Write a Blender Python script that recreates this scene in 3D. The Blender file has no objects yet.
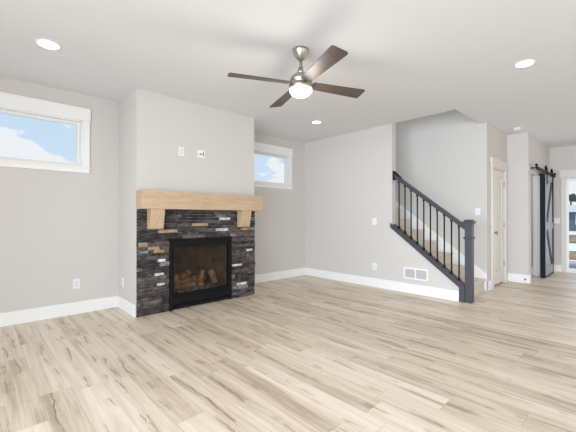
import bpy, bmesh, math, random
from mathutils import Vector, Matrix

# ------------------------------------------------------------------ camera
sc = bpy.context.scene
COL = sc.collection
YAW = 46.642
cam = bpy.data.cameras.new('camera'); cam_o = bpy.data.objects.new('camera', cam); COL.objects.link(cam_o)
cam_o.location = (0, 0, 1.195)
cam_o.rotation_euler = (math.radians(90.222), 0, math.radians(YAW - 90))
cam.sensor_width = 36; cam.lens = 331.45 / 576 * 36
cam.clip_start = .05; cam.clip_end = 400
sc.camera = cam_o

# ------------------------------------------------------------------ view
sc.view_settings.view_transform = 'Standard'
sc.view_settings.look = 'None'
sc.view_settings.gamma = 1
sc.view_settings.use_curve_mapping = False
sc.view_settings.exposure = 0.04
sc.cycles.use_denoising = True
sc.cycles.max_bounces = 10
sc.cycles.diffuse_bounces = 6
sc.cycles.transparent_max_bounces = 12
sc.cycles.sample_clamp_indirect = 4

# ------------------------------------------------------------------ sky
W = bpy.data.worlds.new('sky'); sc.world = W; W.use_nodes = True
n = W.node_tree.nodes; l = W.node_tree.links; n.clear()
out = n.new('ShaderNodeOutputWorld'); bg = n.new('ShaderNodeBackground')
tc = n.new('ShaderNodeTexCoord'); sep = n.new('ShaderNodeSeparateXYZ')
l.new(tc.outputs['Generated'], sep.inputs[0])
grad = n.new('ShaderNodeValToRGB')
e = grad.color_ramp.elements
e[0].position = 0.0; e[0].color = (.68, .78, .90, 1)
e[1].position = .75; e[1].color = (.40, .56, .80, 1)
x = grad.color_ramp.elements.new(.25); x.color = (.58, .73, .90, 1)
l.new(sep.outputs['Z'], grad.inputs[0])
def cloud_bank(direction, radius):
    d = n.new('ShaderNodeVectorMath'); d.operation = 'DISTANCE'; d.inputs[1].default_value = direction
    l.new(tc.outputs['Generated'], d.inputs[0])
    m = n.new('ShaderNodeMapRange'); m.inputs['From Min'].default_value = 0; m.inputs['From Max'].default_value = radius
    m.inputs['To Min'].default_value = .55; m.inputs['To Max'].default_value = 0
    l.new(d.outputs['Value'], m.inputs['Value']); return m.outputs['Result']
banks = [cloud_bank(*q) for q in (((.02, .992, .130), .108), ((.10, .988, .105), .085), ((-.10, .985, .14), .14), ((.685, .725, .075), .115), ((.985, .15, .06), .10))]
mp = n.new('ShaderNodeMapping'); mp.inputs['Scale'].default_value = (1.0, 1.0, 2.2); mp.inputs['Location'].default_value = (.25, .1, .0)
l.new(tc.outputs['Generated'], mp.inputs[0])
nz = n.new('ShaderNodeTexNoise'); nz.inputs['Scale'].default_value = 15; nz.inputs['Detail'].default_value = 7; nz.inputs['Roughness'].default_value = .5
l.new(mp.outputs[0], nz.inputs['Vector'])
acc = nz.outputs[0]
for q in banks:
    ad = n.new('ShaderNodeMath'); ad.operation = 'ADD'; l.new(acc, ad.inputs[0]); l.new(q, ad.inputs[1]); acc = ad.outputs[0]
cr = n.new('ShaderNodeValToRGB'); cr.color_ramp.elements[0].position = .60; cr.color_ramp.elements[1].position = .68
l.new(acc, cr.inputs[0])
mx = n.new('ShaderNodeMix'); mx.data_type = 'RGBA'; mx.inputs['B'].default_value = (.88, .89, .92, 1)
l.new(cr.outputs[0], mx.inputs['Factor']); l.new(grad.outputs[0], mx.inputs['A'])
l.new(mx.outputs['Result'], bg.inputs[0]); bg.inputs[1].default_value = 1.0
l.new(bg.outputs[0], out.inputs[0])

# ------------------------------------------------------------------ lights (sun, area lamps adding daylight at openings, warm and overhead fill)
def area(name, loc, rot, sx, sy, power, color):
    d = bpy.data.lights.new(name, 'AREA'); d.shape = 'RECTANGLE'; d.size = sx; d.size_y = sy
    d.energy = power; d.color = color
    o = bpy.data.objects.new(name, d); COL.objects.link(o); o.location = loc; o.rotation_euler = rot
    return o
R = math.radians
area('daylight_west', (-3.26, -.7, 1.35), (0, R(-80), 0), 2.2, 5.2, 330, (.82, .91, 1.0)).data.spread = R(128)
sun = bpy.data.lights.new('sun', 'SUN'); sun.energy = 2.6; sun.angle = R(1.5); sun.color = (1, .95, .87)
so = bpy.data.objects.new('sun', sun); COL.objects.link(so); so.rotation_euler = Vector((.62, .42, -.95)).to_track_quat('-Z', 'Y').to_euler()
area('daylight_south', (1.6, -4.06, 1.35), (R(78), 0, 0), 5.2, 2.2, 55, (.88, .94, 1.0))
area('warm_hall_fill', (7.4, -4.06, 1.35), (R(80), 0, 0), 1.8, 2.0, 22, (1.0, .72, .48))  # warm fill lamp added in an unseen rear opening to tint the hall
area('daylight_patio', (9.48, -.05, 1.05), (0, R(90), 0), 1.9, 1.9, 24, (.9, .94, 1.0))
area('stairwell_fill', (5.6, 3.6, 5.3), (0, 0, 0), .8, 2.2, 34, (.74, .88, 1.0))  # fill lamp added under the closed stairwell ceiling to brighten the stairs
area('pantry_area_lamp', (8.0, 2.6, 2.6), (0, 0, 0), .7, 1.2, 9, (.85, .93, 1.0))  # area lamp under the pantry ceiling, no window in there

# ------------------------------------------------------------------ materials
MATS = {}
def mat(name, color, rough=.6, metal=0., bump=0., bscale=40., bstretch=(1, 1, 1), var=0., vscale=6., spec=.5, emit=None, estr=0.):
    if name in MATS: return MATS[name]
    m = bpy.data.materials.new(name); m.use_nodes = True; MATS[name] = m
    nt = m.node_tree; b = nt.nodes['Principled BSDF']
    b.inputs['Base Color'].default_value = (*color, 1); b.inputs['Roughness'].default_value = rough
    b.inputs['Metallic'].default_value = metal; b.inputs['Specular IOR Level'].default_value = spec
    if emit: b.inputs['Emission Color'].default_value = (*emit, 1); b.inputs['Emission Strength'].default_value = estr
    t = nt.nodes.new('ShaderNodeTexCoord'); mpn = nt.nodes.new('ShaderNodeMapping'); mpn.inputs['Scale'].default_value = bstretch
    nt.links.new(t.outputs['Object'], mpn.inputs[0])
    if var:
        q = nt.nodes.new('ShaderNodeTexNoise'); q.inputs['Scale'].default_value = vscale; q.inputs['Detail'].default_value = 5
        nt.links.new(mpn.outputs[0], q.inputs['Vector'])
        r = nt.nodes.new('ShaderNodeValToRGB')
        r.color_ramp.elements[0].position = .3; r.color_ramp.elements[1].position = .7
        r.color_ramp.elements[0].color = (*[c * (1 - var) for c in color], 1)
        r.color_ramp.elements[1].color = (*[min(1, c * (1 + var)) for c in color], 1)
        nt.links.new(q.outputs[0], r.inputs[0]); nt.links.new(r.outputs[0], b.inputs['Base Color'])
    if bump:
        q = nt.nodes.new('ShaderNodeTexNoise'); q.inputs['Scale'].default_value = bscale; q.inputs['Detail'].default_value = 3
        nt.links.new(mpn.outputs[0], q.inputs['Vector'])
        bn = nt.nodes.new('ShaderNodeBump'); bn.inputs['Strength'].default_value = bump; bn.inputs['Distance'].default_value = .01
        nt.links.new(q.outputs[0], bn.inputs['Height']); nt.links.new(bn.outputs[0], b.inputs['Normal'])
    return m

M_wall = mat('greige_wall_paint', (.61, .585, .555), .85, bump=.05, bscale=160, spec=.2)
M_ceil = mat('white_ceiling_paint', (.74, .75, .765), .9, bump=.05, bscale=120, spec=.2)
M_trim = mat('white_trim_paint', (.84, .84, .83), .4)
M_plate = mat('white_plastic', (.80, .80, .79), .4)
M_slot = mat('dark_slot', (.03, .03, .03), .6)
M_door = mat('off_white_door_paint', (.70, .67, .62), .45)
M_black = mat('black_metal', (.010, .010, .011), .55, spec=.10)
M_iron = mat('black_iron', (.008, .008, .009), .55, spec=.2)
M_rail = mat('charcoal_grey_paint', (.064, .067, .078), .5, spec=.3)
M_nickel = mat('brushed_nickel', (.50, .465, .41), .34, metal=1., bump=.1, bscale=30, bstretch=(1, 1, 20))
M_blade = mat('taupe_wood_blade', (.075, .060, .050), .45, var=.25, vscale=5, bstretch=(1, 14, 1))
M_carpet = mat('beige_carpet', (.68, .62, .54), .95, bump=.6, bscale=220, var=.10, vscale=60, spec=.1)
M_vent = mat('grey_vent_slat', (.55, .55, .55), .5)
M_steel = mat('satin_steel', (.35, .33, .30), .35, metal=1.)
M_firebrick = mat('dark_refractory_panel', (.19, .145, .11), .9, bump=.5, bscale=14, var=.35, vscale=9)
M_log = mat('ceramic_log', (.50, .30, .18), .9, bump=.9, bscale=22, bstretch=(1, 1, 1), var=.5, vscale=12)
M_ember = mat('grey_ember_bed', (.36, .34, .33), .95, bump=.9, bscale=30, var=.6, vscale=30)
M_barnface = mat('weathered_grey_wood', (.25, .25, .27), .6, var=.35, vscale=4, bstretch=(12, 12, .8), bump=.2, bscale=30)
M_barnedge = mat('black_stained_wood', (.010, .011, .016), .55, spec=.15)

def wood_mat(name, c0, c1, stretch, scale=3.0):
    m = bpy.data.materials.new(name); m.use_nodes = True; nt = m.node_tree; b = nt.nodes['Principled BSDF']
    t = nt.nodes.new('ShaderNodeTexCoord'); mpn = nt.nodes.new('ShaderNodeMapping'); mpn.inputs['Scale'].default_value = stretch
    nt.links.new(t.outputs['Object'], mpn.inputs[0])
    w = nt.nodes.new('ShaderNodeTexNoise'); w.inputs['Scale'].default_value = scale; w.inputs['Detail'].default_value = 6; w.inputs['Distortion'].default_value = 1.2
    nt.links.new(mpn.outputs[0], w.inputs['Vector'])
    r = nt.nodes.new('ShaderNodeValToRGB'); r.color_ramp.elements[0].position = .32; r.color_ramp.elements[1].position = .68
    r.color_ramp.elements[0].color = (*c0, 1); r.color_ramp.elements[1].color = (*c1, 1)
    nt.links.new(w.outputs[0], r.inputs[0]); nt.links.new(r.outputs[0], b.inputs['Base Color'])
    b.inputs['Roughness'].default_value = .55
    return m
M_oak = wood_mat('light_oak_mantel', (.47, .335, .215), (.57, .42, .28), (1.2, 9, 9))
M_oak_v = wood_mat('light_oak_corbel', (.47, .335, .215), (.57, .42, .28), (9, 9, 1.2))

def glass_mat(name, tint, refl):
    m = bpy.data.materials.new(name); m.use_nodes = True; nt = m.node_tree; nt.nodes.clear()
    o = nt.nodes.new('ShaderNodeOutputMaterial'); tr = nt.nodes.new('ShaderNodeBsdfTransparent'); gl = nt.nodes.new('ShaderNodeBsdfGlossy')
    tr.inputs[0].default_value = (*tint, 1); gl.inputs['Roughness'].default_value = .01
    fr = nt.nodes.new('ShaderNodeFresnel'); fr.inputs['IOR'].default_value = refl
    mi = nt.nodes.new('ShaderNodeMixShader')
    nt.links.new(fr.outputs[0], mi.inputs[0]); nt.links.new(tr.outputs[0], mi.inputs[1]); nt.links.new(gl.outputs[0], mi.inputs[2])
    nt.links.new(mi.outputs[0], o.inputs[0]); return m
M_glass = glass_mat('window_glass', (.97, .985, .99), 1.12)
M_fglass = glass_mat('smoked_fireplace_glass', (.80, .78, .76), 1.22)

def emis(name, color, s):
    m = bpy.data.materials.new(name); m.use_nodes = True; nt = m.node_tree; b = nt.nodes['Principled BSDF']
    b.inputs['Base Color'].default_value = (.9, .9, .9, 1); b.inputs['Emission Color'].default_value = (*color, 1); b.inputs['Emission Strength'].default_value = s
    return m
M_lamp = emis('lit_lamp_diffuser', (1, .97, .92), 9)
M_globe = emis('lit_frosted_globe', (1, .93, .84), 2.6)

# floor: planks along Y with per-plank tone, grain, dark cracks and knots
def floor_mat():
    m = bpy.data.materials.new('pale_plank_floor'); m.use_nodes = True; nt = m.node_tree; N = nt.nodes; L = nt.links; b = N['Principled BSDF']
    def math_(op, a, c=None, d=None):
        q = N.new('ShaderNodeMath'); q.operation = op
        for i, v in enumerate((a, c, d)):
            if v is None: continue
            if isinstance(v, (int, float)): q.inputs[i].default_value = v
            else: L.new(v, q.inputs[i])
        return q.outputs[0]
    g = N.new('ShaderNodeNewGeometry'); s = N.new('ShaderNodeSeparateXYZ'); L.new(g.outputs['Position'], s.inputs[0])
    PW, PL = .178, 1.22
    u = math_('DIVIDE', math_('ADD', s.outputs['X'], -.138 + 10 * .178), PW)
    iu = math_('FLOOR', u)
    wn = N.new('ShaderNodeTexWhiteNoise'); wn.noise_dimensions = '1D'; L.new(iu, wn.inputs['W'])
    v = math_('ADD', math_('DIVIDE', s.outputs['Y'], PL), math_('MULTIPLY', wn.outputs['Value'], 7.3))
    iv = math_('FLOOR', v)
    cmb = N.new('ShaderNodeCombineXYZ'); L.new(iu, cmb.inputs[0]); L.new(iv, cmb.inputs[1])
    wn2 = N.new('ShaderNodeTexWhiteNoise'); wn2.noise_dimensions = '2D'; L.new(cmb.outputs[0], wn2.inputs['Vector'])
    rnd = wn2.outputs['Value']
    # grain coordinates: offset per plank
    off = N.new('ShaderNodeVectorMath'); off.operation = 'SCALE'; L.new(wn2.outputs['Color'], off.inputs[0]); off.inputs['Scale'].default_value = 37.
    def coords(sx, sy):
        mp = N.new('ShaderNodeMapping'); mp.inputs['Scale'].default_value = (sx, sy, 1); L.new(g.outputs['Position'], mp.inputs[0])
        ad = N.new('ShaderNodeVectorMath'); ad.operation = 'ADD'; L.new(mp.outputs[0], ad.inputs[0]); L.new(off.outputs[0], ad.inputs[1])
        return ad.outputs[0]
    def noise(vec, sc_, det, dist=0., rough=.5):
        q = N.new('ShaderNodeTexNoise'); q.inputs['Scale'].default_value = sc_; q.inputs['Detail'].default_value = det
        q.inputs['Distortion'].default_value = dist; q.inputs['Roughness'].default_value = rough; L.new(vec, q.inputs['Vector']); return q.outputs[0]
    broad = noise(coords(13.0, .6), 1.4, 5, .7, .62)
    fine = noise(coords(60, 2.5), 1.5, 5, .4, .6)
    tone = math_('ADD', math_('MULTIPLY', rnd, .26), math_('MULTIPLY', broad, 1.0))
    tone = math_('ADD', tone, math_('MULTIPLY', math_('SUBTRACT', fine, .5), .40))
    ramp = N.new('ShaderNodeValToRGB'); L.new(tone, ramp.inputs[0])
    E = ramp.color_ramp.elements
    E[0].position = .30; E[0].color = (.83, .735, .63, 1)
    E[1].position = .92; E[1].color = (.44, .345, .26, 1)
    q = ramp.color_ramp.elements.new(.48); q.color = (.77, .665, .55, 1)
    q = ramp.color_ramp.elements.new(.70); q.color = (.65, .54, .425, 1)
    # one wavy dark crack wandering along some of the planks, with a tan halo round it
    fu0 = math_('FRACT', u)
    sepc = N.new('ShaderNodeSeparateColor'); L.new(wn2.outputs['Color'], sepc.inputs[0])
    def crack_line(seed, wid, lo):
        sv = N.new('ShaderNodeVectorMath'); sv.operation = 'ADD'; sv.inputs[1].default_value = (seed, seed * 2.3, 0)
        def nn(fy, det):
            L.new(coords(0, 1), sv.inputs[0]); m2 = N.new('ShaderNodeMapping'); m2.inputs['Scale'].default_value = (1, fy, 1); L.new(sv.outputs[0], m2.inputs[0])
            return noise(m2.outputs[0], 1., det, 0., .55)
        cx = math_('ADD', math_('MULTIPLY', sepc.outputs[1 if seed < 5 else 2], .7), .15)
        cx = math_('ADD', cx, math_('MULTIPLY', math_('SUBTRACT', nn(1.6, 2), .5), .9))
        cx = math_('ADD', cx, math_('MULTIPLY', math_('SUBTRACT', nn(17., 4), .5), .16))
        dd = math_('MULTIPLY', math_('ABSOLUTE', math_('SUBTRACT', fu0, cx)), PW)
        pt = math_('MINIMUM', math_('MULTIPLY', math_('MAXIMUM', math_('SUBTRACT', nn(2.7, 3), lo), 0), 9), 1)
        ww = math_('MAXIMUM', math_('MULTIPLY', math_('ADD', nn(11., 2), -.22), wid), .0006)
        ln = math_('MULTIPLY', math_('MAXIMUM', math_('SUBTRACT', 1, math_('DIVIDE', dd, ww)), 0), pt)
        halo = math_('MULTIPLY', math_('MAXIMUM', math_('SUBTRACT', 1, math_('DIVIDE', dd, .045)), 0), pt)
        return math_('MINIMUM', math_('MULTIPLY', ln, 1.8), 1), halo
    l1, h1 = crack_line(1.3, .014, .47); l2, h2 = crack_line(7.7, .009, .53)
    crack = math_('MAXIMUM', l1, l2)
    tone2 = math_('ADD', tone, math_('MULTIPLY', math_('MAXIMUM', h1, h2), .16))
    L.new(tone2, ramp.inputs[0])
    c1 = N.new('ShaderNodeMix'); c1.data_type = 'RGBA'; L.new(math_('MULTIPLY', crack, .85), c1.inputs['Factor']); L.new(ramp.outputs[0], c1.inputs['A']); c1.inputs['B'].default_value = (.17, .12, .085, 1)
    # seams
    fu = math_('FRACT', u); fv = math_('FRACT', v)
    du = math_('MINIMUM', fu, math_('SUBTRACT', 1, fu)); dv = math_('MINIMUM', fv, math_('SUBTRACT', 1, fv))
    seam = math_('MAXIMUM', math_('LESS_THAN', math_('MULTIPLY', du, PW), .0011), math_('LESS_THAN', math_('MULTIPLY', dv, PL), .0014))
    c2 = N.new('ShaderNodeMix'); c2.data_type = 'RGBA'; L.new(math_('MULTIPLY', seam, .35), c2.inputs['Factor']); L.new(c1.outputs['Result'], c2.inputs['A']); c2.inputs['B'].default_value = (.22, .15, .09, 1)
    L.new(c2.outputs['Result'], b.inputs['Base Color'])
    b.inputs['Roughness'].default_value = .42; b.inputs['Specular IOR Level'].default_value = .4
    bn = N.new('ShaderNodeBump'); bn.inputs['Strength'].default_value = .15; bn.inputs['Distance'].default_value = .004
    L.new(math_('SUBTRACT', fine, math_('MULTIPLY', math_('MAXIMUM', seam, crack), 1.5)), bn.inputs['Height']); L.new(bn.outputs[0], b.inputs['Normal'])
    return m
M_floor = floor_mat()

# ------------------------------------------------------------------ mesh helpers (all shapes given in world coordinates)
def bx(bm, x0, x1, y0, y1, z0, z1, bev=0., mi=0):
    t = bmesh.new()
    bmesh.ops.create_cube(t, size=1)
    for v in t.verts: v.co = Vector(((x0 + x1) / 2 + v.co.x * (x1 - x0), (y0 + y1) / 2 + v.co.y * (y1 - y0), (z0 + z1) / 2 + v.co.z * (z1 - z0)))
    if bev: bmesh.ops.bevel(t, geom=t.edges[:], offset=bev, segments=2, profile=.6, affect='EDGES')
    for f in t.faces: f.material_index = mi
    me = bpy.data.meshes.new('t'); t.to_mesh(me); t.free(); bm.from_mesh(me); bpy.data.meshes.remove(me)
def B(*boxes):
    bm = bmesh.new()
    for q in boxes: bx(bm, *q)
    return bm
def prism(bm, pts, axis, a0, a1, bev=0., mi=0):
    """polygon pts in the two other axes (in order), extruded from a0 to a1 along axis"""
    t = bmesh.new()
    def P(p, a):
        if axis == 0: return (a, p[0], p[1])
        if axis == 1: return (p[0], a, p[1])
        return (p[0], p[1], a)
    v0 = [t.verts.new(P(p, a0)) for p in pts]; v1 = [t.verts.new(P(p, a1)) for p in pts]
    t.faces.new(v0); t.faces.new(v1[::-1])
    for i in range(len(pts)):
        j = (i + 1) % len(pts); t.faces.new((v0[i], v1[i], v1[j], v0[j]))
    bmesh.ops.recalc_face_normals(t, faces=t.faces[:])
    if bev: bmesh.ops.bevel(t, geom=t.edges[:], offset=bev, segments=2, profile=.6, affect='EDGES')
    for f in t.faces: f.material_index = mi
    me = bpy.data.meshes.new('t'); t.to_mesh(me); t.free(); bm.from_mesh(me); bpy.data.meshes.remove(me)
def tube(bm, p0, p1, r0, r1=None, seg=20):
    r1 = r0 if r1 is None else r1
    p0 = Vector(p0); p1 = Vector(p1); d = p1 - p0; q = d.to_track_quat('Z', 'Y')
    a = []; b = []
    for i in range(seg):
        th = 2 * math.pi * i / seg; c = Vector((math.cos(th), math.sin(th), 0))
        a.append(bm.verts.new(p0 + q @ (c * r0))); b.append(bm.verts.new(p1 + q @ (c * r1)))
    bm.faces.new(a[::-1]); bm.faces.new(b)
    for i in range(seg):
        j = (i + 1) % seg; f = bm.faces.new((a[i], a[j], b[j], b[i])); f.smooth = True
def lathe(bm, c, prof, seg=40, smooth=True, xf=None):
    """prof: list of (r, z) bottom to top around a vertical axis through c"""
    rings = []
    for r, z in prof:
        if r < 1e-5: rings.append([bm.verts.new((0, 0, z))])
        else: rings.append([bm.verts.new((r * math.cos(2 * math.pi * i / seg), r * math.sin(2 * math.pi * i / seg), z)) for i in range(seg)])
    for a, b in zip(rings, rings[1:]):
        for i in range(seg):
            j = (i + 1) % seg
            if len(a) == 1 and len(b) == 1: continue
            vs = (a[0], b[j], b[i]) if len(a) == 1 else (a[i], a[j], b[0]) if len(b) == 1 else (a[i], a[j], b[j], b[i])
            f = bm.faces.new(vs); f.smooth = smooth
    for r in (rings[0], rings[-1]):
        if len(r) > 1: bm.faces.new(r if r is rings[-1] else r[::-1])
    Mx = xf or Matrix.Identity(4)
    for r in rings:
        for v in r: v.co = Vector(c) + (Mx @ v.co)

def wpos(o):
    p = Vector((0, 0, 0))
    while o: p += o.location; o = o.parent
    return p
def obj(name, bm, mats, parent=None, loc=None, smooth=False, **props):
    me = bpy.data.meshes.new(name)
    if not isinstance(mats, (list, tuple)): mats = [mats]
    for m in mats: me.materials.append(m)
    origin = Vector(loc) if loc is not None else (wpos(parent) if parent else None)
    if origin is None:
        cs = [v.co for v in bm.verts]
        origin = Vector((sum(c.x for c in cs) / len(cs), sum(c.y for c in cs) / len(cs), min(c.z for c in cs)))
    bmesh.ops.translate(bm, verts=bm.verts[:], vec=-origin)
    bmesh.ops.recalc_face_normals(bm, faces=bm.faces[:])
    bm.to_mesh(me); bm.free()
    if smooth:
        for p in me.polygons: p.use_smooth = True
    o = bpy.data.objects.new(name, me); COL.objects.link(o)
    if parent: o.parent = parent; o.location = origin - wpos(parent)
    else: o.location = origin
    for k, v in props.items(): o[k] = v
    return o
def struct(name, bm, mats, parent=None):
    o = obj(name, bm, mats, parent)
    if not parent: o['kind'] = 'structure'
    return o
def thing(name, label, cat, loc, group=None):
    o = bpy.data.objects.new(name, None); COL.objects.link(o); o.location = loc; o.empty_display_size = .05
    o['label'] = label; o['category'] = cat
    if group: o['group'] = group
    return o
def senv(name, loc):
    o = bpy.data.objects.new(name, None); COL.objects.link(o); o.location = loc; o['kind'] = 'structure'; return o
def copy_tree(o, parent=None):
    c = o.copy(); COL.objects.link(c)
    if parent: c.parent = parent
    for ch in [q for q in bpy.data.objects if q.parent == o]: copy_tree(ch, c)
    return c

# ------------------------------------------------------------------ dimensions
H = 2.74
YL, YC, XC0, XC1 = 4.787, 4.127, 1.400, 3.170
XB, XB2 = 5.0, 5.12
XS, YS, XD, YW, XF = 6.059, 1.70, 7.28, 1.372, 9.33
X0, Y0 = -3.2, -4.0
YE = 2.795          # end of the full height wall beside the stair

# ------------------------------------------------------------------ shell
struct('floor', B((X0 - .14, XF + .14, Y0 - .14, YL + .14, -.12, 0)), M_floor)
# ceiling with the stair opening left out
struct('ceiling', B((X0 - .14, XB, Y0 - .14, YL + .14, H, H + .32),
                    (XB, XS + .02, Y0 - .14, 1.80, H, H + .32),
                    (XS + .02, XF + .14, Y0 - .14, YL, H, H + .32)), M_ceil)
def wall_with_holes(axis, a0, a1, u0, u1, z0, z1, holes):
    """wall slab in the plane axis=a0..a1, running u0..u1, with rectangular holes (u,u,z,z)"""
    bm = bmesh.new()
    def add(p, q, r, s):
        if q - p < 1e-4 or s - r < 1e-4: return
        if axis == 0: bx(bm, a0, a1, p, q, r, s)
        else: bx(bm, p, q, a0, a1, r, s)
    cur = u0
    for (h0, h1, zz0, zz1) in sorted(holes):
        add(cur, h0, z0, z1); add(h0, h1, z0, zz0); add(h0, h1, zz1, z1); cur = h1
    add(cur, u1, z0, z1)
    return bm
WIN1 = (-.56, .975, 1.822, 2.405); WIN2 = (3.30, 4.560, 1.822, 2.415)
struct('wall_left', wall_with_holes(1, YL, YL + .14, X0 - .14, XB2, 0, H, [WIN1, WIN2]), M_wall)
# wall beside the stair: full height, then the sloped knee wall
SL = .785
def captop(y): return .268 + SL * (y - 1.745)
bm = bmesh.new()
yk = 1.70
prism(bm, [(YL + .14, 0), (YL + .14, H + .32), (YE, H + .32), (YE, captop(YE) - .07), (yk, captop(yk) - .07), (yk, 0)], 0, XB, XB2)
struct('wall_back', bm, M_wall)
# chimney breast, hollow behind the fireplace
FX0, FX1, FZ = 1.80, 2.70, .90
struct('wall_chimney', B((XC0, FX0 - .02, YC, YL, 0, H), (FX1 + .02, XC1, YC, YL, 0, H), (FX0 - .02, FX1 + .02, YC, YL, FZ + .02, H), (FX0 - .02, FX1 + .02, YC + .56, YL, 0, FZ + .02)), M_wall)
struct('wall_stair', B((XS, XS + .12, 1.70, YL + .14, 0, 5.4), (XB2, XS, YL, YL + .14, 0, 5.4), (XB - .12, XB, 1.80, YL + .14, H + .32, 5.4), (XB - .12, XS, 1.68, 1.80, H + .32, 5.4), (XB, XB2, YL, YL + .14, H + .32, 5.4)), M_wall)
struct('ceiling_stair', B((XB - .12, XS + .12, 1.68, YL + .14, 5.4, 5.5)), M_ceil)
DX0, DX1, DZ = 6.375, 7.10, 2.045
struct('wall_closet', wall_with_holes(1, YS, YS + .12, XS + .12, XD + .12, 0, H, [(DX0, DX1, 0, DZ)]), M_wall)
struct('wall_hall', B((XD, XD + .12, YW, YS, 0, H)), M_wall)
OX0, OX1, OZ = 7.42, 8.34, 2.05
struct('wall_barn', wall_with_holes(1, YW, YW + .12, XD + .12, XF, 0, H, [(OX0, OX1, 0, OZ)]), M_wall)
struct('wall_pantry', B((8.44, 8.56, YW + .12, 3.3, 0, H), (XD + .12, 8.44, 3.2, 3.3, 0, H), (XD, XD + .12, YS + .12, 3.3, 0, H), (XS + .12, XD, 2.5, 2.6, 0, H)), M_wall)
PY0, PY1, PZ = -1.05, 1.083, 2.05
struct('wall_right', wall_with_holes(0, XF, XF + .14, Y0 - .14, 3.3, 0, H, [(PY0, PY1, 0, PZ)]), M_wall)
struct('wall_rear', wall_with_holes(1, Y0 - .14, Y0, X0 - .14, XF, 0, H, [(-1.0, 4.2, .25, 2.45), (6.5, 8.3, .35, 2.35)]), M_wall)
struct('wall_front', wall_with_holes(0, X0 - .14, X0, Y0, YL, 0, H, [(-3.3, 1.9, .25, 2.45)]), M_wall)

# baseboards
BH, BT = .15, .016
def base(name, *segs):
    bm = bmesh.new()
    for s in segs: bx(bm, *s, 0, BH, .003)
    struct(name, bm, M_trim)
base('baseboard_left', (X0, XC0, YL - BT, YL), (XC1, XB, YL - BT, YL))
base('baseboard_chimney', (XC0 - BT, XC0, YC, YL - BT), (XC1, XC1 + BT, YC, YL - BT))
base('baseboard_back', (XB - BT, XB, 1.755, YL - BT))
base('baseboard_stair', (XS - BT, XS, 1.685, 1.80))
base('baseboard_closet', (XS - BT, 6.255, YS - BT, YS), (7.22, XD, YS - BT, YS))
base('baseboard_hall', (XD - BT, XD, YW - BT, YS - BT), (XD, OX0 - .02, YW - BT, YW))
base('baseboard_barn', (OX1 + .02, XF, YW - BT, YW))
base('baseboard_right', (XF - BT, XF, 1.165, YW - BT))
base('baseboard_pantry', (8.44 - BT, 8.44, YW + .12, 3.2))
# sloped skirt board on the stair wall
def nose(y): return .195 + .78 * (y - 1.735)
bm = bmesh.new()
prism(bm, [(1.70, 0), (1.70, nose(1.70) + .10), (4.7, nose(4.7) + .10), (4.7, nose(4.7) - .5), (2.2, 0)], 0, XS - .018, XS)
struct('trim_1', bm, M_trim)

# windows in the left wall
def window(name, w, cl, cr, head_top, sill_bot):
    x0, x1, z0, z1 = w
    root = senv(name, ((x0 + x1) / 2, YL, z0))
    y0, y1 = YL - .018, YL
    obj('window_casing', B((x0 - cl, x0, y0, y1, z0, z1, .002), (x1, x1 + cr, y0, y1, z0, z1, .002),
                           (x0 - cl - .008, x1 + cr + .008, y0 - .006, y1, z1, head_top, .002),
                           (x0 - cl, x1 + cr, y0, y1, sill_bot, z0, .002)), M_trim, root)
    obj('window_sill', B((x0 - cl - .012, x1 + cr + .012, y0 - .016, YL + .06, z0 - .018, z0 + .002, .003)), M_trim, root)
    jy = YL + .13
    obj('window_jamb', B((x0, x0 + .012, YL, jy, z0, z1), (x1 - .012, x1, YL, jy, z0, z1), (x0, x1, YL, jy, z1 - .012, z1), (x0, x1, YL, jy, z0, z0 + .012)), M_trim, root)
    f = .035; a, b = x0 + .012, x1 - .012; c, d = z0 + .012, z1 - .012
    fy0, fy1 = YL + .065, YL + .105
    fr = obj('window_frame', B((a, a + f, fy0, fy1, c, d, .004), (b - f, b, fy0, fy1, c, d, .004), (a + f, b - f, fy0, fy1, d - f, d, .004), (a + f, b - f, fy0, fy1, c, c + f, .004)), M_plate, root)
    obj('window_glass', B((a + f, b - f, fy0 + .016, fy0 + .022, c + f, d - f)), M_glass, root)
window('window_1', WIN1, .09, .078, 2.562, 1.752)
window('window_2', WIN2, .08, .060, 2.562, 1.752)

# ------------------------------------------------------------------ closet door
root = senv('door_1', ((DX0 + DX1) / 2, YS, 0))
cy0 = YS - .02
obj('door_casing', B((DX0 - .10, DX0, cy0, YS, 0, DZ, .003), (DX1, DX1 + .10, cy0, YS, 0, DZ, .003), (DX0 - .115, DX1 + .115, cy0 - .006, YS, DZ, 2.20, .003)), M_door, root)
obj('door_jamb', B((DX0, DX0 + .015, YS, YS + .11, 0, DZ), (DX1 - .015, DX1, YS, YS + .11, 0, DZ), (DX0, DX1, YS, YS + .11, DZ - .015, DZ)), M_door, root)
a, b, dz0, dz1 = DX0 + .018, DX1 - .018, .025, DZ - .02
dy0, dy1 = YS + .012, YS + .047
st = .11
bm = B((a, a + st, dy0, dy1, dz0, dz1, .003), (b - st, b, dy0, dy1, dz0, dz1, .003), (a + st, b - st, dy0, dy1, dz0, dz0 + .22, .003), (a + st, b - st, dy0, dy1, dz1 - .12, dz1, .003),
       (a + st, b - st, dy0 + .012, dy1 - .012, dz0 + .22, dz1 - .12))
obj('door_leaf', bm, M_door, root)
bm = bmesh.new(); kx, kz = DX0 + .085, .93
RX = Matrix.Rotation(R(90), 4, 'X')
lathe(bm, (kx, dy0, kz), [(0, 0), (.032, 0), (.032, .006), (.012, .012), (.011, .028), (.024, .036), (.030, .048), (.026, .060), (.012, .066), (0, .067)], 24, xf=RX)
obj('door_knob', bm, M_steel, root)
for z in (.35, 1.05, 1.80):
    obj('door_hinge', B((b - .002, b + .018, dy0 - .012, dy0 + .004, z - .045, z + .045, .002)), M_steel, root)

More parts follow.
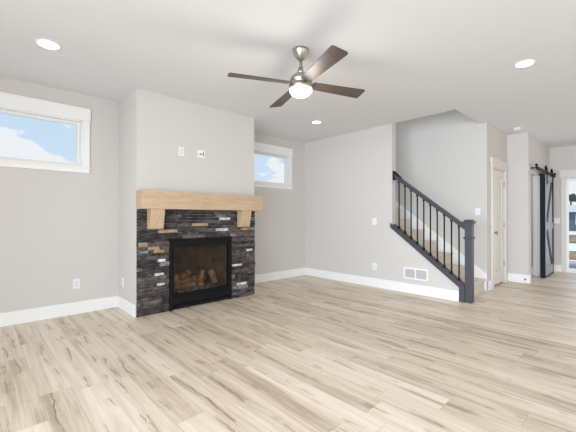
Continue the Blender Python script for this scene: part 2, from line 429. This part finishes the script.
# ------------------------------------------------------------------ patio door in the right wall
root = senv('door_2', (XF, 0, 0))
obj('door_casing', B((XF - .02, XF, PY1, PY1 + .088, 0, PZ, .003), (XF - .02, XF, PY0 - .10, PY0, 0, PZ, .003), (XF - .028, XF, PY0 - .12, PY1 + .115, PZ, 2.22, .003), (XF - .036, XF, PY0 - .13, PY1 + .125, PZ, PZ + .018, .002)), M_door, root)
obj('door_frame', B((XF, XF + .14, PY1 - .008, PY1, 0, PZ), (XF, XF + .14, PY0, PY0 + .02, 0, PZ), (XF, XF + .14, PY0, PY1, PZ - .02, PZ), (XF - .01, XF + .14, PY0, PY1, 0, .03)), M_trim, root)
mid = (PY0 + PY1) / 2
for k, (q0, q1) in enumerate(((mid, PY1 - .008), (PY0 + .02, mid))):
    xx = XF + .05 + .04 * k
    s_ = .028
    p = obj('door_sash', B((xx, xx + .035, q0, q0 + s_, .03, PZ - .02, .003), (xx, xx + .035, q1 - s_, q1, .03, PZ - .02, .003), (xx, xx + .035, q0 + s_, q1 - s_, PZ - .07, PZ - .02, .003), (xx, xx + .035, q0 + s_, q1 - s_, .03, .09, .003)), M_trim, root)
    obj('door_glass', B((xx + .014, xx + .020, q0 + s_, q1 - s_, .09, PZ - .07)), M_glass, p)

# ------------------------------------------------------------------ fireplace
fp = thing('fireplace', 'dark stacked stone fireplace surround with a few white and tan stones', 'fireplace', ((XC0 + XC1) / 2, YC, 0))
rnd = random.Random(7)
stones = bmesh.new()
SZ = 1.292
def stone(bm, x0, x1, z0, z1, yb, depth, mi):
    g = .0025
    x0 += g; x1 -= g; z0 += g * .8; z1 -= g * .8
    nx = max(2, int((x1 - x0) / .035)); nz = 2
    t = bm
    fr = []
    for j in range(nz + 1):
        row = []
        for i in range(nx + 1):
            edge = i in (0, nx) or j in (0, nz)
            dy = depth * (.80 if edge else 1.) + rnd.uniform(-.005, .005)
            row.append(t.verts.new((x0 + (x1 - x0) * i / nx, yb - dy, z0 + (z1 - z0) * j / nz + (rnd.uniform(-.002, .002) if edge else 0))))
        fr.append(row)
    bk = {}
    def back(v):
        if v not in bk: bk[v] = t.verts.new((v.co.x, yb, v.co.z))
        return bk[v]
    fs = []
    for j in range(nz):
        for i in range(nx): fs.append(t.faces.new((fr[j][i], fr[j][i + 1], fr[j + 1][i + 1], fr[j + 1][i])))
    ring = fr[0] + [fr[j][nx] for j in range(1, nz + 1)] + fr[nz][::-1][1:] + [fr[j][0] for j in range(nz - 1, 0, -1)]
    for i in range(len(ring)):
        a, b = ring[i], ring[(i + 1) % len(ring)]
        fs.append(t.faces.new((a, back(a), back(b), b)))
    for f in fs: f.material_index = mi
special = [  # x, z, material, half length, from the photograph
    (1.467, .885, 3, .06), (1.60, .82, 3, .07), (1.48, .78, 4, .06), (1.67, .50, 5, .06), (1.70, .66, 5, .05), (1.69, .36, 5, .05), (1.665, .76, 3, .07), (1.78, 1.035, 3, .13), (1.42, .55, 4, .05),
    (2.23, 1.10, 3, .12), (2.62, 1.155, 5, .09), (2.575, 1.03, 5, .10), (2.99, 1.02, 3, .09), (3.06, .69, 5, .06), (2.83, .48, 5, .09), (2.92, .20, 5, .09), (2.76, .93, 4, .05), (2.76, .30, 4, .04)]
z = 0.
OPX0, OPX1, OPZ = 1.798, 2.735, .915
rowi = 0
while z < SZ - .005:
    h = rnd.choice([.034, .040, .046, .054, .038])
    if z + h > SZ - .02: h = SZ - z
    # keep a joint at the opening's top edge
    if z < OPZ < z + h + .012: h = OPZ - z
    spans = [(XC0 + .002, XC1 - .002)] if z + h > OPZ + .001 else [(XC0 + .002, OPX0), (OPX1, XC1 - .002)]
    row_sp = [s for s in special if z <= s[1] < z + h]
    for s0, s1 in spans:
        cuts = []
        for sx, sz, mi, hl in row_sp:
            if s0 < sx < s1: cuts.append((max(s0, sx - hl), min(s1, sx + hl), mi))
        cuts.sort(); cur = s0; segs = []
        def fill(p, q):
            while q - p > .001:
                L_ = rnd.uniform(.12, .36)
                if q - p - L_ < .08: L_ = q - p
                segs.append((p, p + L_, rnd.choices([0, 1, 2, 4], [5, 4, 2.5, .5])[0])); p += L_
        for c0, c1, mi in cuts:
            if c0 < cur: continue
            fill(cur, c0); segs.append((c0, c1, mi)); cur = c1
        fill(cur, s1)
        for p, q, mi in segs: stone(stones, p, q, z, z + h, YC - .0015, rnd.uniform(.020, .042), mi)
    z += h; rowi += 1
SM = [mat('stone_charcoal', (.052, .046, .046), .85, spec=.2, bump=.8, bscale=35, var=.6, vscale=14),
      mat('stone_slate', (.105, .092, .090), .85, spec=.2, bump=.8, bscale=35, var=.6, vscale=16),
      mat('stone_brown_grey', (.10, .078, .068), .85, spec=.2, bump=.8, bscale=30, var=.6, vscale=13),
      mat('stone_tan', (.40, .27, .16), .75, bump=.6, bscale=30, var=.3, vscale=14),
      mat('stone_mid_grey', (.20, .20, .205), .85, spec=.2, bump=.8, bscale=30, var=.5, vscale=14),
      mat('stone_white_quartz', (.60, .59, .58), .6, bump=.8, bscale=30, var=.45, vscale=22)]
obj('stone_veneer', stones, SM, fp)

# gas insert
gi = thing('gas_fireplace_insert', 'black framed glass front gas fireplace set in the dark stone', 'fireplace insert', ((OPX0 + OPX1) / 2, YC, 0))
yf = YC - .035
obj('outer_frame', B((OPX0 + .002, OPX0 + .035, yf, YC + .03, 0, OPZ - .002, .004), (OPX1 - .035, OPX1 - .002, yf, YC + .03, 0, OPZ - .002, .004), (OPX0 + .035, OPX1 - .035, yf, YC + .03, OPZ - .05, OPZ - .002, .004)), M_black, gi)
obj('top_louver', B((OPX0 + .035, OPX1 - .035, yf - .006, YC + .02, .845, .868, .003)), M_black, gi)
obj('lower_panel', B((OPX0 + .035, OPX1 - .035, yf - .004, YC + .02, .07, .175, .004), (OPX0 + .035, OPX1 - .035, yf + .012, YC + .02, .012, .058, .003)), M_black, gi)
df = obj('glass_frame', B((OPX0 + .037, OPX0 + .060, yf - .002, YC + .01, .18, .835, .003), (OPX1 - .060, OPX1 - .037, yf - .002, YC + .01, .18, .835, .003),
                          (OPX0 + .060, OPX1 - .060, yf - .002, YC + .01, .81, .835, .003), (OPX0 + .060, OPX1 - .060, yf - .002, YC + .01, .18, .205, .003)), M_black, gi)
obj('glass_pane', B((OPX0 + .060, OPX1 - .060, YC - .014, YC - .009, .205, .81)), M_fglass, df)
bm = bmesh.new()
fa, fb, fy, fzt = FX0, FX1, YC + .50, .88
prism(bm, [(fa, YC + .03), (fa + .12, fy), (fa + .10, fy + .02), (fa - .015, YC + .03)], 2, .16, fzt)
prism(bm, [(fb, YC + .03), (fb - .12, fy), (fb - .10, fy + .02), (fb + .015, YC + .03)], 2, .16, fzt)
bx(bm, fa + .10, fb - .10, fy, fy + .02, .16, fzt)
bx(bm, fa - .01, fb + .01, YC + .03, fy + .02, .14, .165); bx(bm, fa - .01, fb + .01, YC + .03, fy + .02, fzt - .02, fzt)
for k in range(1, 7):      # brick courses of the refractory liner
    zz = .165 + k * .1
    bx(bm, fa + .12, fb - .12, fy - .004, fy, zz - .046, zz + .044, .003)
obj('firebox_liner', bm, M_firebrick, gi)
bm = bmesh.new()
for k in range(170):
    px, py = rnd.uniform(fa + .13, fb - .13), rnd.uniform(YC + .07, YC + .36)
    s = rnd.uniform(.010, .024)
    t = bmesh.new(); bmesh.ops.create_icosphere(t, subdivisions=1, radius=s)
    for v in t.verts: v.co = Vector((px, py, .178 + rnd.uniform(0, .028))) + v.co * rnd.uniform(.7, 1.2)
    me = bpy.data.meshes.new('t'); t.to_mesh(me); t.free(); bm.from_mesh(me); bpy.data.meshes.remove(me)
bx(bm, fa + .11, fb - .11, YC + .05, YC + .40, .165, .182, .004)
em = obj('ember_bed', bm, M_ember, gi); em['kind'] = 'stuff'
def log(p0, p1, r, label):
    bm = bmesh.new(); p0 = Vector(p0); p1 = Vector(p1); d = p1 - p0; q = d.to_track_quat('Z', 'Y'); rings = []
    nseg, ns = 9, 14; ph = rnd.uniform(0, 6)
    bumps = [rnd.uniform(.88, 1.12) for _ in range(ns)]
    for k in range(nseg + 1):
        s = k / nseg; rr = r * (1 - .12 * s) * (.93 if k in (0, nseg) else 1) * rnd.uniform(.94, 1.06)
        cc = p0 + d * s + Vector((0, 0, .10 * r * math.sin(s * 5 + ph)))
        rings.append([bm.verts.new(cc + q @ Vector((math.cos(2 * math.pi * i / ns), math.sin(2 * math.pi * i / ns), 0)) * rr * bumps[i] * rnd.uniform(.96, 1.04)) for i in range(ns)])
    for a, b in zip(rings, rings[1:]):
        for i in range(ns): f = bm.faces.new((a[i], a[(i + 1) % ns], b[(i + 1) % ns], b[i])); f.smooth = True
    bm.faces.new(rings[0][::-1]); bm.faces.new(rings[-1])
    return obj('ceramic_log', bm, M_log, label=label, category='log', group='ceramic logs in the fireplace')
y_ = YC
log((1.93, y_ + .10, .235), (1.99, y_ + .22, .40), .055, 'stubby brown log standing upright at the left end of the fire bed')
log((2.03, y_ + .33, .27), (2.52, y_ + .36, .29), .060, 'long brown log lying across the back of the fire bed')
log((2.10, y_ + .30, .34), (2.22, y_ + .24, .43), .042, 'short brown log propped on the left of the back log')
log((2.30, y_ + .10, .222), (2.40, y_ + .23, .42), .040, 'slanted brown log leaning up right of the middle of the fire bed')
log((2.555, y_ + .13, .235), (2.535, y_ + .22, .41), .048, 'thick brown log standing at the right end of the fire bed')
log((2.02, y_ + .22, .235), (2.30, y_ + .20, .25), .035, 'thin brown log lying low in the middle of the embers')

# mantel
mt = thing('mantel_shelf', 'light oak box beam mantel above the dark stone fireplace', 'mantel', ((XC0 + XC1) / 2, YC, 1.295))
bm = B((XC0 - .004, XC1 + .018, YC - .200, YC - .002, 1.295, 1.515, .003))
obj('mantel_beam', bm, M_oak, mt)
for cxa, cxb in ((1.510, 1.675), (2.815, 2.980)):
    bm = bmesh.new()
    prism(bm, [(YC - .049, 1.2945), (YC - .185, 1.2945), (YC - .178, 1.235), (YC - .140, 1.065), (YC - .130, 1.052), (YC - .049, 1.052)], 0, cxa, cxb, .003)
    obj('corbel', bm, M_oak_v, mt)

# ------------------------------------------------------------------ stairs
st_ = thing('staircase', 'beige carpeted staircase rising behind the grey railing', 'stairs', ((XB2 + XS) / 2, 1.80, 0))
NS = 16
for k in range(NS):
    y = 1.735 + .25 * k; zt = .195 * (k + 1)
    if k > 10: break
    bm = bmesh.new()
    bx(bm, XB2 + .014, XS - .02, y, y + .25 + .01, max(0, zt - .40), zt - .03)
    bx(bm, XB2 + .014, XS - .02, y - .028, y + .25, zt - .038, zt, .016)
    obj('stair_step', bm, M_carpet, st_)

# ------------------------------------------------------------------ stair railing
rl = thing('stair_railing', 'charcoal grey stair railing with square newel and black balusters', 'railing', (XB + .06, 1.63, 0))
xm = XB + .055
nx0, nx1, ny0, ny1 = xm - .052, xm + .042, 1.592, 1.684
nw = obj('newel_post', B((nx0, nx1, ny0, ny1, 0, 1.115, .004)), M_rail, rl)
obj('newel_cap', B((nx0 - .012, nx1 + .012, ny0 - .012, ny1 + .012, 1.095, 1.118, .004), (nx0 - .024, nx1 + .024, ny0 - .024, ny1 + .024, 1.118, 1.140, .005), (nx0 - .006, nx1 + .006, ny0 - .006, ny1 + .006, 1.140, 1.162, .008)), M_rail, nw)
obj('newel_collar', B((nx0 - .010, nx1 + .010, ny0 - .010, ny1 + .010, .885, .905, .004), (nx0 - .018, nx1 + .018, ny0 - .018, ny1 + .018, .905, .918, .004)), M_rail, nw)
bm = bmesh.new()
ya, yb = 1.684, YE + .0
ct = .075
prism(bm, [(yb + .03, captop(yb) + .012), (yb + .03, captop(yb) - ct + .012), (1.755, captop(1.755) - ct), (1.755, 0), (ya, 0), (ya, captop(ya))], 0, XB - .018, XB2 + .012, .003)
obj('bottom_rail', bm, M_rail, rl)
bm = bmesh.new()
def hr(y): return 1.112 + .765 * (y - 1.724)
def hr_prof(z0, z1, hw):
    prism(bm, [(1.684, hr(1.684) + z0), (1.684, hr(1.684) + z1), (YE - .012, hr(YE - .012) + z1), (YE - .012, hr(YE - .012) + z0)], 0, xm - hw, xm + hw, .004)
hr_prof(-.074, -.030, .020); hr_prof(-.038, 0, .031)
obj('handrail', bm, M_rail, rl)
bm = bmesh.new()
prism(bm, [(YE - .001, hr(YE) + .03), (YE - .001, hr(YE) - .12), (YE - .014, hr(YE) - .12), (YE - .014, hr(YE) + .03)], 0, xm - .042, xm + .042, .002)
prism(bm, [(YE - .014, hr(YE) + .03), (YE - .014, hr(YE) - .02), (YE - .13, hr(YE - .13) - .01), (YE - .13, hr(YE - .13) + .015)], 0, xm - .03, xm + .03, .002)
obj('wall_rosette', bm, M_iron, rl)
for k in range(10):
    y = 2.700 - k * .1027
    zb, zt = captop(y) - .002, hr(y) - .070
    bm = bmesh.new(); tube(bm, (xm, y, zb), (xm, y, zt), 0.0105, seg=12)
    b_ = obj('baluster', bm, M_iron, rl)
    bm = bmesh.new()
    bx(bm, xm - .017, xm + .017, y - .017, y + .017, zb - .012, zb + .030, .005); bx(bm, xm - .013, xm + .013, y - .013, y + .013, zb + .028, zb + .040, .003)
    obj('baluster_shoe', bm, M_iron, b_)
    obj('baluster_collar', B((xm - .015, xm + .015, y - .015, y + .015, zt - .030, zt + .010, .005)), M_iron, b_)

# ------------------------------------------------------------------ return air vent
vt = thing('air_vent', 'white double wall vent low on the wall left of the staircase', 'vent', (XB, 2.395, .222))
y0, y1, z0, z1 = 2.20, 2.59, .222, .402
xf = XB - .010
obj('vent_frame', B((xf, XB, y0, y1, z1 - .022, z1, .002), (xf, XB, y0, y1, z0, z0 + .022, .002), (xf, XB, y0, y0 + .022, z0 + .022, z1 - .022, .002), (xf, XB, y1 - .022, y1, z0 + .022, z1 - .022, .002), (xf, XB, 2.385, 2.405, z0 + .022, z1 - .022, .002)), M_trim, vt)
for a, b in ((y0 + .022, 2.385), (2.405, y1 - .022)):
    bm = bmesh.new(); bx(bm, XB - .002, XB, a, b, z0 + .022, z1 - .022)
    zz = z0 + .028
    while zz < z1 - .026:
        prism(bm, [(XB - .002, zz), (XB - .008, zz - .002), (XB - .008, zz + .000), (XB - .002, zz + .002)], 1, a, b); zz += .0115
    obj('vent_louver', bm, M_vent, vt)

# ------------------------------------------------------------------ switch and outlet plates
def plate(name, label, cat, c, nrm, w, h, kind, group=None):
    """c: centre on the wall face, nrm: '-x' or '-y' direction the plate faces"""
    t = thing(name, label, cat, c, group)
    def P(u0, u1, d0, d1, v0, v1, bev=.001):
        if nrm == '-y': return (c[0] + u0, c[0] + u1, c[1] - d1, c[1] - d0, c[2] + v0, c[2] + v1, bev)
        return (c[0] - d1, c[0] - d0, c[1] + u0, c[1] + u1, c[2] + v0, c[2] + v1, bev)
    obj('cover_plate', B(P(-w / 2, w / 2, 0, .006, -h / 2, h / 2, .002)), M_plate, t)
    if kind == 'outlet':
        for s in (-1, 1):
            zc = s * .020
            r = obj('receptacle', B(P(-.016, .016, .006, .009, zc - .013, zc + .013, .003)), mat('outlet_face', (.72, .72, .73), .4), t)
            obj('slot', B(P(-.008, -.006, .009, .0095, zc - .004, zc + .006, 0), P(.006, .008, .009, .0095, zc - .004, zc + .006, 0), P(-.002, .002, .009, .0095, zc - .010, zc - .006, 0)), M_slot, r)
    elif kind == 'switch':
        obj('rocker', B(P(-.016, .016, .006, .011, -.033, .033, .003)), M_plate, t)
    elif kind == 'switch2':
        for s in (-1, 1): obj('rocker', B(P(s * .024 - .016, s * .024 + .016, .006, .011, -.033, .033, .003)), M_plate, t)
    elif kind == 'media':
        obj('coax_port', B(P(-.022, -.002, .006, .012, -.014, .006, .004)), M_slot, t)
        obj('power_socket', B(P(.022, .034, .006, .012, -.022, .026, .002)), M_slot, t)
    return t
plate('wall_outlet', 'white outlet low on the wall under the wide left window', 'outlet', (.915, YL, .374), '-y', .075, .122, 'outlet')
plate('wall_outlet', 'white outlet low on the side face of the chimney', 'outlet', (XC0, 4.61, .350), '-x', .075, .122, 'outlet')
plate('wall_outlet', 'plain white outlet above the mantel beside the media plate', 'outlet', (1.968, YC, 2.060), '-y', .074, .115, 'outlet')
plate('media_plate', 'white wall plate with two dark ports above the mantel', 'media plate', (2.255, YC, 2.063), '-y', .118, .105, 'media')
plate('light_switch', 'white switch at mid height on the wall left of the staircase', 'light switch', (XB, 3.125, 1.125), '-x', .080, .122, 'switch')
plate('wall_outlet', 'white outlet low on the wall left of the air vent', 'outlet', (XB, 3.125, .350), '-x', .080, .122, 'outlet')
plate('light_switch', 'white switch on the stair wall right of the newel post', 'light switch', (XS, 1.835, 1.290), '-x', .076, .122, 'switch')
plate('light_switch', 'white double switch plate between barn door and patio door', 'light switch', (XF, 1.25, 1.12), '-x', .122, .122, 'switch2')

# door stop on the hall baseboard
bm = bmesh.new()
RY = Matrix.Rotation(R(-90), 4, 'Y')
lathe(bm, (XD - BT, 1.42, .07), [(0, 0), (.016, 0), (.016, .005), (.006, .008), (.006, .055), (.011, .056), (.011, .070), (0, .071)], 16, xf=RY)
obj('door_stop', bm, M_steel, label='small dark door stop on the white hall baseboard', category='door stop')

# ------------------------------------------------------------------ barn door
BX0, BX1, BY0, BY1, BZ0, BZ1 = 8.06, 8.98, 1.250, 1.335, .015, 2.045
bd = thing('barn_door', 'grey sliding barn door with black edges and diagonal braces', 'barn door', ((BX0 + BX1) / 2, (BY0 + BY1) / 2, BZ0))
leaf = B((BX0 + .012, BX1 - .012, BY0 + .014, BY1, BZ0, BZ1))
obj('door_panel', leaf, M_barnface, bd)
e_ = .012
obj('edge_trim', B((BX0, BX0 + e_, BY0, BY1, BZ0, BZ1, .002), (BX1 - .07, BX1, BY0, BY1 - .002, BZ0, BZ1, .002), (BX0 + e_, BX1 - .07, BY0 + .008, BY1 - .002, BZ0, BZ0 + .02, .002)), M_barnedge, bd)
zc = 1.02
obj('cross_rail', B((BX0 + .02, BX1 - .08, BY0, BY0 + .02, zc - .06, zc + .06, .002), (BX0 + .02, BX1 - .08, BY0, BY0 + .02, BZ0 + .03, BZ0 + .20, .002), (BX0 + .02, BX1 - .08, BY0, BY0 + .02, BZ1 - .12, BZ1 - .01, .002)), M_barnface, bd)
obj('side_stile', B((BX0 + .0125, BX0 + .13, BY0 + .001, BY0 + .02, BZ0 + .03, BZ1 - .01, .002)), M_barnface, bd)
def brace(z0, z1):
    bm = bmesh.new(); w = .075
    xa, xb = BX0 + .14, BX1 - .09
    prism(bm, [(xa, z0), (xa + w * 2.0, z0), (xb, z1), (xb - w * 2.0, z1)], 1, BY0 + .002, BY0 + .016)
    obj('diagonal_brace', bm, M_barnedge, bd)
brace(1.09, BZ1 - .13); brace(zc - .07, BZ0 + .21)
for hx in (BX0 + .16, BX1 - .14):
    bm = bmesh.new()
    bx(bm, hx - .022, hx + .022, BY0 - .012, BY0 - .004 + .004, BZ1 - .20, BZ1 + .128, .002)
    hg = obj('roller_hanger', bm, M_black, bd)
    bm = bmesh.new(); lathe(bm, (hx, BY0 + .026, BZ1 + .128), [(0, 0), (.045, 0), (.050, .004), (.042, .010), (.042, .016), (.050, .022), (.045, .026), (0, .026)], 24, xf=RX)
    obj('roller_wheel', bm, M_black, hg)
tr_ = thing('barn_door_track', 'black steel track above the sliding barn door', 'door track', (8.25, BY0, 2.10))
obj('track_bar', B((7.32, 9.22, BY0 + .006, BY0 + .016, 2.055, 2.120, .002)), M_black, tr_)
for sx in (7.36, 8.30, 8.75, 9.18):
    bm = bmesh.new(); tube(bm, (sx, BY0 + .012, 2.091), (sx, YW, 2.091), .011, seg=14); tube(bm, (sx, BY0 - .004, 2.091), (sx, BY0 + .012, 2.091), .016, seg=14)
    obj('standoff', bm, M_black, tr_)
for sx in (7.335, 9.205):
    obj('end_stop', B((sx - .018, sx + .018, BY0 - .006, BY0 + .030, 2.112, 2.160, .004)), M_black, tr_)
# header board behind the track
struct('trim_2', B((7.30, 9.28, YW - .016, YW, 2.052, 2.135, .002)), M_wall)
struct('trim_3', B((OX0, OX0 + .015, YW, YW + .12, 0, OZ), (OX1 - .015, OX1, YW, YW + .12, 0, OZ), (OX0, OX1, YW, YW + .12, OZ - .015, OZ)), M_trim)

# ------------------------------------------------------------------ ceiling lights
def downlight(x, y, label, r=.082, e=6):
    t = thing('recessed_light', label, 'ceiling light', (x, y, H), 'recessed ceiling lights')
    bm = bmesh.new(); lathe(bm, (x, y, H), [(r * .80, 0), (r * .80, -.004), (r * .86, -.007), (r, -.004), (r + .003, 0)][::-1], 36)
    obj('trim_ring', bm, M_trim, t)
    bm = bmesh.new(); lathe(bm, (x, y, H), [(0, -.0085), (r * .6, -.0085), (r * .82, -.0068), (r * .82, -.001), (0, -.001)], 36)
    obj('diffuser', bm, M_lamp, t)
    d = bpy.data.lights.new('recessed_lamp', 'SPOT'); d.energy = e; d.spot_size = R(150); d.spot_blend = .8; d.shadow_soft_size = .07; d.color = (1, .93, .84)
    o = bpy.data.objects.new('recessed_lamp', d); COL.objects.link(o); o.parent = t; o.location = (0, 0, -.03)
downlight(.475, 3.617, 'lit round recessed ceiling light above the wide left window', .095)
downlight(4.022, 3.586, 'lit round recessed ceiling light near the far corner behind the fan', .078)
downlight(4.010, .785, 'lit round recessed ceiling light right of the fan', .088)
sd = thing('smoke_detector', 'small white smoke detector on the ceiling before the closet', 'smoke detector', (6.81, 1.45, H))
bm = bmesh.new(); lathe(bm, (6.81, 1.45, H), [(0, -.036), (.040, -.036), (.054, -.030), (.060, -.010), (.060, 0)], 32); obj('detector_body', bm, M_plate, sd)
bm = bmesh.new(); lathe(bm, (6.81, 1.45, H), [(0, -.041), (.018, -.040), (.022, -.034), (0, -.034)], 24); obj('test_button', bm, M_trim, sd)

# ------------------------------------------------------------------ ceiling fan
fx, fy_ = 2.182, 2.140
fan = thing('ceiling_fan', 'brushed nickel ceiling fan with four taupe blades and lit globe', 'ceiling fan', (fx, fy_, H))
bm = bmesh.new(); lathe(bm, (fx, fy_, 0), [(0, 2.650), (.030, 2.650), (.038, 2.656), (.062, 2.690), (.074, 2.718), (.079, 2.739), (0, 2.739)], 40); obj('canopy', bm, M_nickel, fan)
bm = bmesh.new(); tube(bm, (fx, fy_, 2.53), (fx, fy_, 2.655), .0150); obj('downrod', bm, M_nickel, fan)
bm = bmesh.new(); lathe(bm, (fx, fy_, 0), [(0, 2.515), (.030, 2.515), (.030, 2.548), (.021, 2.554), (.021, 2.580), (0, 2.580)], 32); obj('coupling', bm, M_nickel, fan)
bm = bmesh.new(); lathe(bm, (fx, fy_, 0), [(0, 2.372), (.100, 2.372), (.108, 2.378), (.108, 2.412), (.099, 2.416), (.099, 2.434), (.107, 2.438), (.104, 2.462), (.090, 2.488), (.062, 2.508), (.030, 2.516), (0, 2.517)], 48)
obj('motor_housing', bm, M_nickel, fan)
bm = bmesh.new()
prof = [(0, 2.302)] + [(.106 * math.sin(R(a)), 2.372 - .070 * math.cos(R(a))) for a in range(10, 91, 10)] + [(0, 2.3725)]
lathe(bm, (fx, fy_, 0), prof, 48); obj('glass_globe', bm, M_globe, fan)
lp = bpy.data.lights.new('fan_lamp', 'POINT'); lp.energy = 9; lp.color = (1, .92, .82); lp.shadow_soft_size = .10
lo = bpy.data.objects.new('fan_lamp', lp); COL.objects.link(lo); lo.parent = fan; lo.location = (0, 0, 2.22 - H)
ZB = 2.425
for k, ang in enumerate((154.5, 69, -21, -110.5)):
    bm = bmesh.new()
    # outline in local XY: root to tip, rounded tip corners
    r0, r1 = .115, (.665, .685, .665, .690)[k]; w0, w1 = .052, .074
    pts = [(r0, -w0), (r1 - .02, -w1)] + [(r1 - .02 + .02 * math.sin(R(a)), -w1 + .02 - .02 * math.cos(R(a))) for a in (30, 60, 90)] \
        + [(r1 - .02 + .02 * math.cos(R(a)), w1 - .02 + .02 * math.sin(R(a))) for a in (0, 30, 60, 90)] + [(r0, w0)]
    prism(bm, pts, 2, -.004, .004)
    Mx = Matrix.Translation((fx, fy_, ZB)) @ Matrix.Rotation(R(ang), 4, 'Z') @ Matrix.Rotation(R(-12), 4, 'X')
    bmesh.ops.transform(bm, matrix=Mx, verts=bm.verts[:])
    bl = obj('fan_blade', bm, M_blade, fan)
    # keep the wood grain along the blade: own axes
    bm = bmesh.new(); bx(bm, .07, .16, -.022, .022, .004, .010, .002)
    bmesh.ops.transform(bm, matrix=Mx, verts=bm.verts[:])
    obj('blade_arm', bm, M_nickel, bl)

# ------------------------------------------------------------------ outside the patio door
M_snow = mat('snow', (.80, .83, .88), .8, bump=.6, bscale=2)
M_dirt = mat('dirt_and_dead_grass', (.26, .20, .14), .95, var=.5, vscale=3, bump=.6, bscale=6)
M_conc = mat('patio_concrete', (.42, .40, .38), .9, var=.15, vscale=4)
M_hill = mat('wooded_hillside', (.20, .25, .25), .95, var=.35, vscale=.3)
M_fence = mat('blue_grey_siding', (.10, .12, .145), .7)
M_leaf = mat('dark_tree_foliage', (.05, .065, .055), .95)
M_bark = mat('tree_bark', (.09, .07, .06), .95)
M_roof = mat('snowy_roof', (.55, .58, .62), .8)
struct('ground_snow', B((XF + .141, 160, -30, 60, -.45, -.15)), M_snow)
struct('ground_patio', B((XF + .15, 12.4, -3, 3.2, -.149, -.05, .01)), M_conc)
def patch(name, cx, cy, rx, ry, hgt, lab):
    bm = bmesh.new(); nn = 40; rings = []
    for f_, zz in ((1, -.148), (.8, -.148 + hgt * .7), (.45, -.148 + hgt)):
        rings.append([bm.verts.new((cx + rx * f_ * math.cos(2 * math.pi * i / nn) * rnd.uniform(.93, 1.07), cy + ry * f_ * math.sin(2 * math.pi * i / nn) * rnd.uniform(.93, 1.07), zz)) for i in range(nn)])
    for a, b in zip(rings, rings[1:]):
        for i in range(nn): bm.faces.new((a[i], a[(i + 1) % nn], b[(i + 1) % nn], b[i]))
    bm.faces.new(rings[-1]); bm.faces.new(rings[0][::-1])
    obj(name, bm, M_dirt, label=lab, category='dirt mound')
patch('dirt_mound', 15.2, 1.4, 1.5, 3.0, .10, 'brown dirt patch in the snow nearest the patio door')
patch('dirt_mound', 25., 2.6, 2.6, 5.0, .30, 'long brown dirt ridge across the far snow')
# far building and fence
bg_ = thing('neighbour_building', 'dark blue grey house across the snow seen through the door', 'building', (46, 5, -.15))
obj('wall', B((42, 50, -6, 14, -.15, 1.7)), M_fence, bg_)
bm = bmesh.new(); prism(bm, [(41.5, 1.7), (50.5, 1.7), (46, 2.5)], 1, -6.4, 14.4); obj('roof', bm, M_roof, bg_)
for yy in (-2, 3.0, 5.6, 9): obj('window', B((41.96, 42.0, yy, yy + 1.2, .5, 1.5)), M_roof, bg_)
bm = bmesh.new()
gridx = 30
vs = []
for i in range(gridx + 1):
    y = -30 + 90 * i / gridx
    zt = 3.6 + .9 * math.sin(i * .7) + rnd.uniform(-.2, .2)
    vs.append([bm.verts.new((90, y, -.15)), bm.verts.new((100, y, zt)), bm.verts.new((125, y, zt * .9)), bm.verts.new((130, y, -.15))])
for a, b in zip(vs, vs[1:]):
    for k in range(3): bm.faces.new((a[k], a[k + 1], b[k + 1], b[k]))
    bm.faces.new((a[3], a[0], b[0], b[3]))
bm.faces.new(vs[0]); bm.faces.new(vs[-1][::-1])
obj('hillside', bm, M_hill, kind='structure')
def tree(x, y, zb, h, cr, label):
    t = thing('tree', label, 'tree', (x, y, zb), 'trees on the hillside')
    bm = bmesh.new(); tube(bm, (x, y, zb - .2), (x, y, zb + h * .75), .22, .08, 10); obj('trunk', bm, M_bark, t)
    bm = bmesh.new()
    for k in range(14):
        q = bmesh.new(); bmesh.ops.create_icosphere(q, subdivisions=2, radius=cr * rnd.uniform(.3, .55))
        c = Vector((x + rnd.uniform(-1, 1) * cr * .7, y + rnd.uniform(-1, 1) * cr * .7, zb + h * .72 + rnd.uniform(-.6, 1) * cr * .6))
        for v in q.verts: v.co = c + v.co * rnd.uniform(.75, 1.25)
        me = bpy.data.meshes.new('t'); q.to_mesh(me); q.free(); bm.from_mesh(me); bpy.data.meshes.remove(me)
    obj('crown', bm, M_leaf, t)
tree(70, 7.55, -.15, 6.2, .85, 'small dark tree beyond the snow, left one of the pair through the door')
tree(70, 5.3, -.15, 5.6, 1.1, 'dark bushy tree beyond the snow, right one of the pair through the door')
